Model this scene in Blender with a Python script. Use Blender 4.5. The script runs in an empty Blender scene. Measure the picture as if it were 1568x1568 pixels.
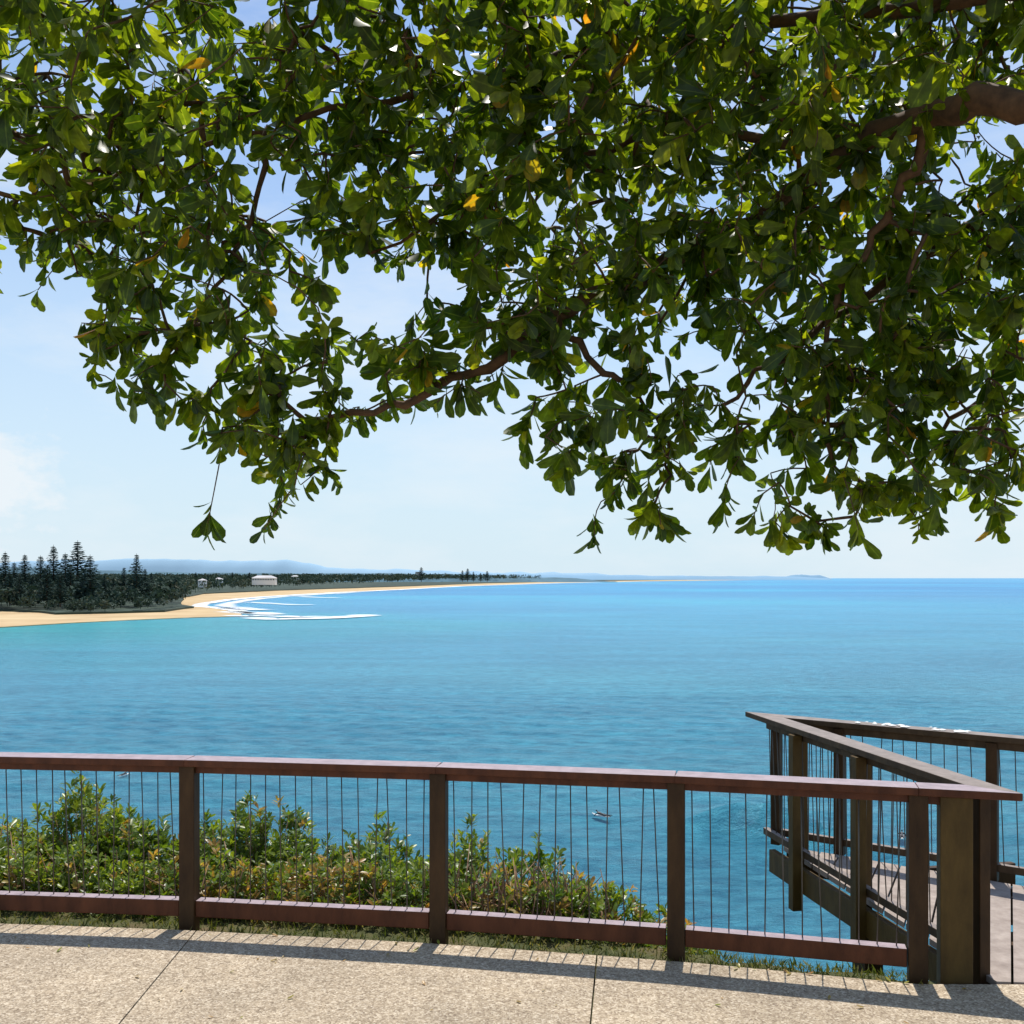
import bpy, bmesh, math, random
import numpy as np
from mathutils import Vector, noise
random.seed(7); rng=np.random.default_rng(7)
scene=bpy.context.scene
col=scene.collection
SEA=-20.0
# ------------------------------------------------------------------ helpers
def link(o,parent=None):
    col.objects.link(o)
    if parent: o.parent=parent
    return o
def empty(name,loc=(0,0,0)):
    e=bpy.data.objects.new(name,None); e.location=loc; e.empty_display_size=.2
    return link(e)
def mesh_obj(name,verts,faces,mat,parent=None,smooth=False):
    me=bpy.data.meshes.new(name); me.from_pydata(verts,[],faces); me.update()
    if mat: me.materials.append(mat)
    if smooth: me.polygons.foreach_set('use_smooth',[True]*len(me.polygons))
    return link(bpy.data.objects.new(name,me),parent)
def new_mat(name):
    m=bpy.data.materials.new(name); m.use_nodes=True
    nt=m.node_tree; b=nt.nodes['Principled BSDF']; return m,nt,b
def N(nt,t,**kw):
    n=nt.nodes.new(t)
    for k,v in kw.items(): setattr(n,k,v)
    return n
def ramp(nt,stops,interp='LINEAR'):
    r=N(nt,'ShaderNodeValToRGB'); cr=r.color_ramp; cr.interpolation=interp
    while len(cr.elements)<len(stops): cr.elements.new(.5)
    for e,(p,c) in zip(cr.elements,stops):
        e.position=p; e.color=(*c,1) if len(c)==3 else c
    return r
def noise_tex(nt,scale,detail=4,rough=.55,vec=None,mapping=None):
    n=N(nt,'ShaderNodeTexNoise'); n.inputs['Scale'].default_value=scale
    n.inputs['Detail'].default_value=detail; n.inputs['Roughness'].default_value=rough
    if vec is not None:
        if mapping:
            mp=N(nt,'ShaderNodeMapping'); mp.inputs['Scale'].default_value=mapping
            nt.links.new(vec,mp.inputs[0]); vec=mp.outputs[0]
        nt.links.new(vec,n.inputs['Vector'])
    return n
def mixc(nt,a,b,f,blend='MIX'):
    m=N(nt,'ShaderNodeMix',data_type='RGBA',blend_type=blend)
    for sock,v in ((m.inputs[0],f),(m.inputs[6],a),(m.inputs[7],b)):
        if hasattr(v,'is_output'): nt.links.new(v,sock)
        elif isinstance(v,(int,float)): sock.default_value=v
        else: sock.default_value=(*v,1)
    return m.outputs[2]
def bump(nt,b,h,strength,dist):
    bp=N(nt,'ShaderNodeBump'); bp.inputs['Strength'].default_value=strength; bp.inputs['Distance'].default_value=dist
    nt.links.new(h,bp.inputs['Height']); nt.links.new(bp.outputs[0],b.inputs['Normal']); return bp
# ------------------------------------------------------------------ materials
def wood(name,c1,c2,rough=.55,top=None):
    m,nt,b=new_mat(name)
    tc=N(nt,'ShaderNodeNewGeometry').outputs['Position']
    n=noise_tex(nt,9,5,.65,tc,(1,1,.35)); r=ramp(nt,[(.3,c1),(.7,c2)]); nt.links.new(n.outputs[0],r.inputs[0])
    out=r.outputs[0]
    if top:   # weathered upper faces
        g=N(nt,'ShaderNodeNewGeometry'); s=N(nt,'ShaderNodeSeparateXYZ'); nt.links.new(g.outputs['Normal'],s.inputs[0])
        n2=noise_tex(nt,14,5,.7,tc); r2=ramp(nt,[(.3,tuple(v*.65 for v in top)),(.7,top)]); nt.links.new(n2.outputs[0],r2.inputs[0])
        mr=N(nt,'ShaderNodeMapRange'); mr.inputs[1].default_value=.6; mr.inputs[2].default_value=.95; nt.links.new(s.outputs[2],mr.inputs[0])
        out=mixc(nt,out,r2.outputs[0],mr.outputs[0])
    nt.links.new(out,b.inputs['Base Color']); b.inputs['Roughness'].default_value=rough; b.inputs['Specular IOR Level'].default_value=.28
    g2=noise_tex(nt,60,4,.7,tc,(1,1,.12)); bump(nt,b,g2.outputs[0],.5,.004)
    return m
M_rail=wood('stained_timber',(.060,.018,.008),(.15,.048,.020),.5,top=(.42,.33,.35))
M_post=wood('dark_timber',(.030,.014,.005),(.080,.040,.014),.6)
M_old=wood('weathered_timber',(.045,.026,.014),(.11,.068,.035),.7,top=(.30,.25,.22))
M_olive=wood('treated_timber',(.06,.034,.009),(.13,.078,.02),.65)
M_deck=wood('deck_boards',(.24,.19,.16),(.42,.35,.30),.75)
def simple(name,c,rough=.6,metal=0,var=.25,scale=5):
    m,nt,b=new_mat(name); n=noise_tex(nt,scale,4,.6,N(nt,'ShaderNodeNewGeometry').outputs['Position'])
    r=ramp(nt,[(.3,tuple(v*(1-var) for v in c)),(.7,tuple(v*(1+var) for v in c))]); nt.links.new(n.outputs[0],r.inputs[0])
    nt.links.new(r.outputs[0],b.inputs['Base Color']); b.inputs['Roughness'].default_value=rough; b.inputs['Metallic'].default_value=metal
    return m
M_wire=simple('steel_rod',(.10,.085,.07),.4,.4)
M_bark=simple('bark',(.10,.05,.022),.85,0,.5,18)
M_stem=simple('dry_stem',(.26,.15,.085),.85,0,.4,20)
M_white=simple('white_paint',(.75,.75,.72),.6,0,.05)
M_wall=simple('render_wall',(.5,.5,.48),.8,0,.08,.1)
M_roof=simple('roof_sheet',(.5,.48,.48),.6,0,.2,.05)
M_glass=simple('window_glass',(.05,.07,.08),.1,0,.1)
M_hair=simple('dark_wetsuit',(.012,.012,.016),.5)
M_splat=simple('bird_lime',(.78,.78,.74),.8,0,.1,40)
def leaf_mat(name,stops,trans,transcol,rough=.35,rib=True,spec=.5):
    m,nt,b=new_mat(name)
    a=N(nt,'ShaderNodeAttribute',attribute_name='tint'); r=ramp(nt,stops); nt.links.new(a.outputs['Fac'],r.inputs[0])
    c=r.outputs[0]
    if rib:
        ac=N(nt,'ShaderNodeAttribute',attribute_name='across')
        ab=N(nt,'ShaderNodeMath',operation='ABSOLUTE'); nt.links.new(ac.outputs['Fac'],ab.inputs[0])
        mr=N(nt,'ShaderNodeMapRange'); mr.inputs[1].default_value=.04; mr.inputs[2].default_value=.12; mr.inputs[3].default_value=.4; mr.inputs[4].default_value=0
        nt.links.new(ab.outputs[0],mr.inputs[0]); c=mixc(nt,c,(.20,.25,.05),mr.outputs[0])
        n=noise_tex(nt,30,2,.6,N(nt,'ShaderNodeNewGeometry').outputs['Position'])
        rr=ramp(nt,[(.35,(.6,.6,.6)),(.7,(1.2,1.2,1.2))]); nt.links.new(n.outputs[0],rr.inputs[0])
        c=mixc(nt,c,rr.outputs[0],1.0,'MULTIPLY')
    nt.links.new(c,b.inputs['Base Color']); b.inputs['Roughness'].default_value=rough; b.inputs['Specular IOR Level'].default_value=spec
    t=N(nt,'ShaderNodeBsdfTranslucent'); tc=mixc(nt,c,transcol,1.0,'MULTIPLY'); nt.links.new(tc,t.inputs[0])
    mx=N(nt,'ShaderNodeMixShader'); mx.inputs[0].default_value=trans
    nt.links.new(b.outputs[0],mx.inputs[1]); nt.links.new(t.outputs[0],mx.inputs[2])
    nt.links.new(mx.outputs[0],nt.nodes['Material Output'].inputs[0]); return m
M_leaf=leaf_mat('tree_leaf',[(0,(.018,.040,.004)),(.35,(.042,.074,.006)),(.7,(.09,.125,.009)),(.93,(.20,.225,.015)),(1,(.30,.13,.02))],.52,(4.4,4.0,.8),.38)
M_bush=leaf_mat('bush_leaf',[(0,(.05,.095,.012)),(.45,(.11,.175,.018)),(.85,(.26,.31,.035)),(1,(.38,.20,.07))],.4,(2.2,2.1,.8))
M_grass=leaf_mat('grass',[(0,(.06,.10,.015)),(.6,(.17,.18,.03)),(1,(.36,.30,.12))],.3,(1.5,1.5,.8),.6,False)
M_far=leaf_mat('haze_tinted_foliage',[(0,(.022,.045,.036)),(.6,(.045,.072,.052)),(1,(.10,.10,.065))],.15,(1.2,1.2,.8),.8,False,.15)  # lifted, bluish greens: distance haze mixed into the leaf colour
M_pine=leaf_mat('haze_tinted_pine',[(0,(.020,.045,.040)),(1,(.042,.075,.060))],.1,(1.2,1.2,.8),.8,False,.15)  # pine greens shifted to blue to paint in the haze

m,nt,b=new_mat('exposed_aggregate'); M_pave=m
P=N(nt,'ShaderNodeNewGeometry').outputs['Position']
v=N(nt,'ShaderNodeTexVoronoi'); v.inputs['Scale'].default_value=110; nt.links.new(P,v.inputs['Vector'])
sp=N(nt,'ShaderNodeSeparateColor'); nt.links.new(v.outputs['Color'],sp.inputs[0])
r=ramp(nt,[(0,(.24,.18,.12)),(.3,(.39,.31,.215)),(.7,(.49,.40,.285)),(1,(.66,.57,.44))]); nt.links.new(sp.outputs[0],r.inputs[0])
st=noise_tex(nt,1.3,6,.65,P); r2=ramp(nt,[(.3,(.74,.73,.72)),(.65,(1.05,1.03,1))]); nt.links.new(st.outputs[0],r2.inputs[0])
c=mixc(nt,r.outputs[0],r2.outputs[0],1.0,'MULTIPLY')
st2=noise_tex(nt,22,4,.7,P); r3=ramp(nt,[(.35,(.78,.76,.74)),(.6,(1.05,1.05,1.05))]); nt.links.new(st2.outputs[0],r3.inputs[0])
c=mixc(nt,c,r3.outputs[0],1.0,'MULTIPLY')
nt.links.new(c,b.inputs['Base Color']); b.inputs['Roughness'].default_value=.85; bump(nt,b,v.outputs['Distance'],.6,.005)

m,nt,b=new_mat('headland_soil'); M_soil=m
P=N(nt,'ShaderNodeNewGeometry').outputs['Position']; n=noise_tex(nt,3,8,.7,P)
r=ramp(nt,[(.3,(.035,.05,.012)),(.5,(.08,.085,.025)),(.7,(.15,.10,.05))]); nt.links.new(n.outputs[0],r.inputs[0]); nt.links.new(r.outputs[0],b.inputs['Base Color'])
b.inputs['Roughness'].default_value=.95; bump(nt,b,n.outputs[0],.8,.1)

m,nt,b=new_mat('beach_sand'); M_sand=m
P=N(nt,'ShaderNodeNewGeometry').outputs['Position']; n=noise_tex(nt,.03,6,.6,P)
r=ramp(nt,[(.3,(.42,.28,.13)),(.7,(.58,.43,.23))]); nt.links.new(n.outputs[0],r.inputs[0]); nt.links.new(r.outputs[0],b.inputs['Base Color']); b.inputs['Roughness'].default_value=.9
M_under=simple('scrub_ground',(.03,.05,.032),.95,0,.4,.02)
M_ridge=simple('forest_ridge',(.075,.15,.19),1,0,.25,.01)  # forest green with air haze painted into the base colour
M_hill=simple('haze_tinted_hills',(.25,.39,.50),1,0,.08,.0006)  # pale blue base colour stands in for atmospheric haze, no volume
M_isle=simple('haze_tinted_headland',(.19,.33,.45),1,0,.08,.0006)  # haze painted as blue base colour, also on the far forest ridge

m,nt,b=new_mat('ocean_water'); M_sea=m
P=N(nt,'ShaderNodeNewGeometry').outputs['Position']
big=noise_tex(nt,.008,4,.6,P,(.45,1,1)); 
rb=ramp(nt,[(.3,(.065,.33,.49)),(.5,(.08,.40,.55)),(.72,(.10,.48,.60))]); nt.links.new(big.outputs[0],rb.inputs[0])
s=N(nt,'ShaderNodeSeparateXYZ'); nt.links.new(P,s.inputs[0])
mr=N(nt,'ShaderNodeMapRange'); mr.inputs[1].default_value=100; mr.inputs[2].default_value=1500; nt.links.new(s.outputs[1],mr.inputs[0])
far=noise_tex(nt,.0016,4,.55,P,(.5,1,1)); rf=ramp(nt,[(.35,(.006,.16,.38)),(.52,(.008,.25,.47)),(.66,(.008,.37,.53))]); nt.links.new(far.outputs[0],rf.inputs[0])
sq=N(nt,'ShaderNodeMath',operation='POWER'); sq.inputs[1].default_value=.6; nt.links.new(mr.outputs[0],sq.inputs[0])
c=mixc(nt,rb.outputs[0],rf.outputs[0],sq.outputs[0])
# shallow turquoise in the bay
d=N(nt,'ShaderNodeVectorMath',operation='DISTANCE'); d.inputs[1].default_value=(-235,430,SEA); nt.links.new(P,d.inputs[0])
wob=noise_tex(nt,.012,4,.6,P); ma=N(nt,'ShaderNodeMath',operation='MULTIPLY_ADD'); ma.inputs[1].default_value=160; nt.links.new(wob.outputs[0],ma.inputs[0]); nt.links.new(d.outputs['Value'],ma.inputs[2])
mr2=N(nt,'ShaderNodeMapRange'); mr2.inputs[1].default_value=100; mr2.inputs[2].default_value=340; mr2.inputs[3].default_value=.95; mr2.inputs[4].default_value=0; nt.links.new(ma.outputs[0],mr2.inputs[0])
c=mixc(nt,c,(.005,.34,.36),mr2.outputs[0])
# ripple colour mottling: fine wavelets on longer sets
w1=noise_tex(nt,.6,6,.8,P,(.5,1.2,1)); rw=ramp(nt,[(.38,(.56,.68,.75)),(.62,(1.5,1.36,1.26))]); nt.links.new(w1.outputs[0],rw.inputs[0])
c=mixc(nt,c,rw.outputs[0],1.0,'MULTIPLY')
w3=noise_tex(nt,.05,4,.6,P,(.4,1.4,1)); rw3=ramp(nt,[(.38,(.86,.90,.92)),(.62,(1.14,1.1,1.08))]); nt.links.new(w3.outputs[0],rw3.inputs[0])
c=mixc(nt,c,rw3.outputs[0],1.0,'MULTIPLY')
nt.links.new(c,b.inputs['Base Color']); b.inputs['Roughness'].default_value=.3; b.inputs['Specular IOR Level'].default_value=.2
w2=noise_tex(nt,1.1,6,.85,P,(.7,1.3,1)); bump(nt,b,w2.outputs[0],1.0,1.1)

m,nt,b=new_mat('sea_foam'); M_foam=m
b.inputs['Base Color'].default_value=(.85,.88,.88,1); b.inputs['Roughness'].default_value=.8
P=N(nt,'ShaderNodeNewGeometry').outputs['Position']; n=noise_tex(nt,.05,8,.75,P,(.35,1.4,1))
a=N(nt,'ShaderNodeAttribute',attribute_name='edge'); 
ma=N(nt,'ShaderNodeMath',operation='MULTIPLY_ADD'); ma.inputs[1].default_value=1.0; nt.links.new(n.outputs[0],ma.inputs[0]); nt.links.new(a.outputs['Fac'],ma.inputs[2])
mr=N(nt,'ShaderNodeMapRange'); mr.inputs[1].default_value=.95; mr.inputs[2].default_value=1.15; nt.links.new(ma.outputs[0],mr.inputs[0])
t=N(nt,'ShaderNodeBsdfTransparent'); mx=N(nt,'ShaderNodeMixShader'); nt.links.new(mr.outputs[0],mx.inputs[0]); nt.links.new(t.outputs[0],mx.inputs[1]); nt.links.new(b.outputs[0],mx.inputs[2])
nt.links.new(mx.outputs[0],nt.nodes['Material Output'].inputs[0])

# ------------------------------------------------------------------ world, sun, camera
tosun=Vector((.08,.37,.95)).normalized(); elev=math.asin(tosun.z); rot=math.atan2(tosun.x,tosun.y)
w=bpy.data.worlds.new('World'); scene.world=w; w.use_nodes=True; nt=w.node_tree; bg=nt.nodes['Background']
sky=N(nt,'ShaderNodeTexSky',sky_type='NISHITA'); sky.sun_disc=False; sky.sun_elevation=elev; sky.sun_rotation=rot
sky.air_density=1.0; sky.dust_density=.4; sky.ozone_density=2.0
tc=N(nt,'ShaderNodeTexCoord')
sx=N(nt,'ShaderNodeSeparateXYZ'); nt.links.new(tc.outputs['Generated'],sx.inputs[0])
hz=ramp(nt,[(0,(.96,.96,.96)),(.08,(.88,.88,.88)),(.20,(.66,.66,.66)),(.34,(.34,.34,.34)),(.6,(.05,.05,.05))]); nt.links.new(sx.outputs[2],hz.inputs[0])
sk0=mixc(nt,sky.outputs[0],(1.0,1.12,1.28),1.0,'MULTIPLY')
hc=mixc(nt,sk0,(5.2,6.4,7.15),hz.outputs[0])
cl=noise_tex(nt,3.5,6,.6,tc.outputs['Generated'],(1,1,3.0)); rc=ramp(nt,[(.46,(0,0,0)),(.75,(.6,.6,.6))]); nt.links.new(cl.outputs[0],rc.inputs[0])
cd=Vector((-.475,.875,.083)).normalized()
dd=N(nt,'ShaderNodeVectorMath',operation='DISTANCE'); dd.inputs[1].default_value=cd; nt.links.new(tc.outputs['Generated'],dd.inputs[0])
cn=noise_tex(nt,22,6,.6,tc.outputs['Generated'],(1,1,1.7)); 
ms=N(nt,'ShaderNodeMath',operation='MULTIPLY_ADD'); ms.inputs[1].default_value=-6; nt.links.new(dd.outputs['Value'],ms.inputs[0]); nt.links.new(cn.outputs[0],ms.inputs[2])
mr3=N(nt,'ShaderNodeMapRange'); mr3.inputs[1].default_value=.08; mr3.inputs[2].default_value=.30; mr3.inputs[4].default_value=.8; nt.links.new(ms.outputs[0],mr3.inputs[0])
mx2=N(nt,'ShaderNodeMath',operation='MAXIMUM'); nt.links.new(rc.outputs[0],mx2.inputs[0]); nt.links.new(mr3.outputs[0],mx2.inputs[1])
cc=mixc(nt,hc,(6.7,7.1,7.4),mx2.outputs[0]); nt.links.new(cc,bg.inputs[0]); bg.inputs[1].default_value=.13
sd=bpy.data.lights.new('sun','SUN'); sd.energy=4.9; sd.angle=math.radians(.5); sd.color=(1,.95,.87)
so=link(bpy.data.objects.new('sun',sd)); so.rotation_euler=(-tosun).to_track_quat('-Z','Y').to_euler(); so.location=(3,6,20)
cam=bpy.data.cameras.new('camera'); cam.sensor_width=36; cam.lens=34.58; cam.shift_y=.0644; cam.clip_end=120000; cam.clip_start=.05
co=link(bpy.data.objects.new('camera',cam)); co.location=(0,0,2); co.rotation_euler=(math.pi/2,0,0); scene.camera=co
scene.view_settings.view_transform='Standard'; scene.view_settings.look='None'; scene.view_settings.exposure=0

# ------------------------------------------------------------------ sea (one sheet to the horizon)
xs=np.concatenate([[-70000,-20000,-5000,-1500,-500,-200],np.linspace(-100,100,201),[200,500,1500,5000,20000,70000]])
ys=np.concatenate([[-500,0],np.linspace(20,220,201),[300,450,700,1200,3000,9000,25000,70000]])
X,Y=np.meshgrid(xs,ys); Z=np.full_like(X,SEA)
near=(np.clip((100-np.abs(X))/30,0,1)*np.clip((220-Y)/60,0,1)*np.clip((Y-20)/10,0,1))
dY=Y-(86-.012*(X-17)**2-.45*(X-20)+1.0*np.sin(X*.35))
Z+=near*(.10*np.sin(Y*.9+.3*np.sin(X*.2))+.07*np.sin(Y*1.7+X*.5)+.06*np.sin(X*.9-Y*.6)+.2*np.sin(Y*.13+X*.03))
Z+=near*2.4*np.exp(-(dY/np.where(dY<0,1.3,4.0))**2)*np.exp(-((X-22)/7)**2)
V=np.stack([X,Y,Z],-1).reshape(-1,3); nx=len(xs); ny=len(ys)
F=[(j*nx+i,j*nx+i+1,(j+1)*nx+i+1,(j+1)*nx+i) for j in range(ny-1) for i in range(nx-1)]
mesh_obj('sea',V.tolist(),F,M_sea,smooth=True)

# ------------------------------------------------------------------ distant coast
S=22/30
shore=[(-900,330),(-430,470),(-309,594),(-293,645),(-269,695),(-238,740),(-222,752),(-208,766),(-222,800),(-266,904),(-330,1020),(-363,1130),(-389,1291),(-397,1558),(-370,1964),(-298,2442),(-194,3475),(247,5647),(1296,9036),(7933,25100)]
shore=[(x*S,y*S) for x,y in shore]
def poly_sheet(name,pts,z,mat,skirt=0):
    bm=bmesh.new(); vs=[bm.verts.new((x,y,z)) for x,y in pts]; f=bm.faces.new(vs)
    if f.normal.z<0: f.normal_flip()
    if skirt:
        r=bmesh.ops.extrude_face_region(bm,geom=[f]); 
        for g in r['geom']:
            if isinstance(g,bmesh.types.BMVert): g.co.z-=skirt
    bmesh.ops.recalc_face_normals(bm,faces=bm.faces); bmesh.ops.triangulate(bm,faces=bm.faces)
    me=bpy.data.meshes.new(name); bm.to_mesh(me); bm.free(); me.materials.append(mat); return link(bpy.data.objects.new(name,me))
def subdivide(pts,n,amp):
    out=[]
    for a,bb in zip(pts,pts[1:]):
        for k in range(n):
            t=k/n; x=a[0]+(bb[0]-a[0])*t; y=a[1]+(bb[1]-a[1])*t; L=math.dist(a,bb)
            q=noise.noise(Vector((x*.02,y*.01,3.3)))*min(L*amp,8); out.append((x+q,y+q*.5))
    out.append(pts[-1]); return out
sh=subdivide(shore,6,.06)
poly_sheet('beach',sh+[(5000,40000),(-40000,40000),(-40000,240)],SEA+.35,M_sand,.8)
veg=[(-900,560),(-461,880),(-400,835),(-366,790),(-330,815),(-300,850),(-318,960),(-420,1250),(-500,1506),(-560,1807),(-545,2259),(-455,2824),(-340,3614),(-150,5315),(480,8214),(2150,13690),(8100,25900)]
veg=[(x*S,y*S) for x,y in veg]
poly_sheet('scrub_land',subdivide(veg,4,.05)+[(5000,39000),(-39000,39000),(-39000,400)],SEA+1.6,M_under,1.2)
# surf strip
def foam_strip(line,w,name='surf_foam',parent=None,peak=.62):
    vs=[];fs=[];ed=[];n=len(line); rows=5
    for i,(x,y) in enumerate(line):
        a=line[max(i-1,0)]; bb=line[min(i+1,n-1)]; t=Vector((bb[0]-a[0],bb[1]-a[1])).normalized(); nn=Vector((t.y,-t.x))
        ww=w(i/(n-1),x,y)
        for k in range(rows):
            o=(k/(rows-1)-.5)*2; e=1-abs(o)**2
            endf=min(1,i/(n*.12+.01),(n-1-i)/(n*.12+.01))
            vs.append((x+nn.x*ww*o,y+nn.y*ww*o,SEA+.42)); ed.append(peak*e*endf if endf<1 else peak*e)
    for i in range(n-1):
        for k in range(rows-1): fs.append((i*rows+k,(i+1)*rows+k,(i+1)*rows+k+1,i*rows+k+1))
    o=mesh_obj(name,vs,fs,M_foam,parent); at=o.data.attributes.new('edge','FLOAT','POINT'); at.data.foreach_set('value',ed); return o
surf=empty('surf')
def off(l,dx,dy): return [(x+dx,y+dy) for x,y in l]
foam_strip(off(sh[6*7:6*19],6,0),lambda t,x,y:6+y*.006,'shore_break',surf,.75)
foam_strip(off(sh[6*9:6*15],26,0),lambda t,x,y:11+y*.005,'outer_break',surf,.66)
foam_strip(off(sh[6*2:6*8],4,-4),lambda t,x,y:2.5,'bay_edge',surf,.5)
def wave_line(pts,wd,peak): foam_strip(subdivide(pts,8,.03),lambda t,x,y:wd,'breaker',surf,peak)
wave_line([(-155,548),(-125,520),(-105,530),(-88,560),(-82,590)],19,.72)
wave_line([(-140,565),(-118,548),(-100,560)],18,.68)
wave_line([(-165,575),(-150,560),(-135,570)],14,.7)
wave_line([(-190,640),(-160,610),(-135,575)],20,.76)
wave_line([(-215,740),(-190,690),(-165,660)],22,.72)
wave_line([(-250,900),(-215,850),(-180,800),(-150,790)],16,.62)
wave_line([(-260,1180),(-220,1100),(-180,1060)],20,.62)

def leaflike(centers,size,tint_lo=0,tint_hi=1,flat=.0):
    n=len(centers); a=rng.normal(size=(n,3)); a/=np.linalg.norm(a,axis=1)[:,None]
    b_=rng.normal(size=(n,3)); b_-=a*(a*b_).sum(1)[:,None]; b_/=np.linalg.norm(b_,axis=1)[:,None]
    a[:,2]*=(1-flat); b_[:,2]*=(1-flat)
    s=size*rng.uniform(.6,1.3,(n,1)); q=np.stack([centers-a*s-b_*s*.5,centers+b_*s*.7-a*s*.2,centers+a*s+b_*s*.3,centers-b_*s*.8+a*s*.1],1)
    return q.reshape(-1,3),np.arange(4*n).reshape(-1,4),np.repeat(rng.uniform(tint_lo,tint_hi,n),4)
def build(name,parts,mat,parent=None,smooth=False):
    vs=[];fs=[];ts=[];o=0
    for v,f,t in parts: vs.append(v); fs.append(f+o); ts.append(t); o+=len(v)
    v=np.concatenate(vs); f=np.concatenate(fs); t=np.concatenate(ts)
    ob=mesh_obj(name,v.tolist(),f.tolist(),mat,parent,smooth); at=ob.data.attributes.new('tint','FLOAT','POINT'); at.data.foreach_set('value',t.astype(np.float32)); return ob
def ingrid(poly,x,y):
    c=False; n=len(poly)
    for i in range(n):
        x1,y1=poly[i]; x2,y2=poly[i-1]
        if (y1>y)!=(y2>y) and x<(x2-x1)*(y-y1)/(y2-y1)+x1: c=not c
    return c
vpoly=veg+[(5000,39000),(-39000,39000),(-39000,400)]
parts=[]
def far_tree(x,y,gz,h,nq):
    r=h*random.uniform(.38,.6); c=rng.normal(size=(nq,3)); c/=np.linalg.norm(c,axis=1)[:,None]; c*=rng.uniform(.55,1,(nq,1))
    c*=np.array([r,r,h*.42]); c+=np.array([x,y,gz+h*.55]); t=random.uniform(0,.5)
    parts.append(leaflike(c,h*.12,t,t+.5))
    tr=h*.02; b0=np.array([[x-tr,y,gz],[x+tr,y,gz],[x+tr,y,gz+h*.5],[x-tr,y,gz+h*.5]]); parts.append((b0,np.array([[0,1,2,3]]),np.zeros(4)))
cnt=0
while cnt<950:   # wooded point
    y=random.uniform(575,1150); x=random.uniform(-.56,-.3)*y
    if ingrid(vpoly,x,y) and x<-.335*y+ (y-600)*.02:
        rise=min(9,max(0,(y-600))*.05); far_tree(x,y,SEA+1.5+rise,random.uniform(7,13)*(1 if y>640 else .7),60); cnt+=1
cnt=0
while cnt<3400:
    y=950*math.exp(random.uniform(0,1.7)); x=random.uniform(-.56,.05)*y
    if ingrid(vpoly,x,y): far_tree(x,y,SEA+1.5+min(16,(y-950)*.007),random.uniform(9,16)*(1+y/8000),24); cnt+=1
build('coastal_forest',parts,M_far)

# norfolk pines
def pine_mesh(name,seed):
    r0=random.Random(seed); H=34.0; cs=[]; tiers=26
    for k in range(tiers):
        z=H*(.12+.86*k/tiers); L=(1-k/tiers)**.85*H*.22*r0.uniform(.7,1.12)+.5; nb=7; off0=r0.random()*6
        for j in range(nb):
            a=off0+j*2*math.pi/nb+r0.uniform(-.2,.2); LL=L*r0.uniform(.6,1.15); m_=max(3,int(LL/.6))
            for q in range(m_):
                t=(q+.6)/m_; cs.append((math.cos(a)*LL*t,math.sin(a)*LL*t,z+LL*(.25*t*t-.08*t)+r0.uniform(-.15,.15)))
    cs=np.array(cs); v,f,t=leaflike(cs,.95,0,1,.5)
    n=7; tv=[];tf=[]
    for k,(z,rr) in enumerate([(0,.55),(H*.5,.3),(H*1.0,.08)]):
        for j in range(n): a=j*2*math.pi/n; tv.append((math.cos(a)*rr,math.sin(a)*rr,z))
    for k in range(2):
        for j in range(n): tf.append((k*n+j,k*n+(j+1)%n,(k+1)*n+(j+1)%n,(k+1)*n+j))
    me=bpy.data.meshes.new(name); me.from_pydata(np.concatenate([v,np.array(tv)]).tolist(),[],f.tolist()+[tuple(i+len(v) for i in q) for q in tf])
    me.materials.append(M_pine); me.materials.append(M_bark)
    for p in me.polygons[len(f):]: p.material_index=1
    at=me.attributes.new('tint','FLOAT','POINT'); at.data.foreach_set('value',np.concatenate([t,np.zeros(len(tv))]).astype(np.float32)); return me
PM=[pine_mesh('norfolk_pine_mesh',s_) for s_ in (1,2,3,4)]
def pine(u,vtop,y,hscale=1):
    x=(u-784)/1506*y; zt=2+(885-vtop)/1506*y; g=SEA+1.5+min(9,max(0,(y-590)*.05)); h=(zt-g)
    o=bpy.data.objects.new('norfolk_pine',random.choice(PM)); s_=h/34; q=random.uniform(.9,1.3)*hscale; o.scale=(s_*q,s_*q,s_); o.location=(x,y,g); o.rotation_euler=(0,0,random.random()*6); link(o)
for u,v_,y in [(8,844,700),(22,860,680),(38,848,760),(62,850,720),(82,834,730),(100,846,700),(119,827,760),(138,849,650),(72,864,640),(124,872,660),(209,847,690),(190,868,720),(30,880,640),(160,880,700),(232,876,740),(-20,840,700),(-50,850,720),(50,882,690),(222,870,700),(174,884,670),(92,876,630),(248,884,760),(15,874,650),(108,862,680)]: pine(u,v_,y,1.25)
for u,v_,y in [(356,876,1900),(382,876,2000),(645,868,3000),(708,873,3000),(716,870,3100),(725,875,3050),(746,874,3000),(736,877,3050),(300,876,1500),(425,879,2300),(560,878,2600),(318,880,1700),(600,877,2900)]: pine(u,v_,y,1.5)

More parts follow.
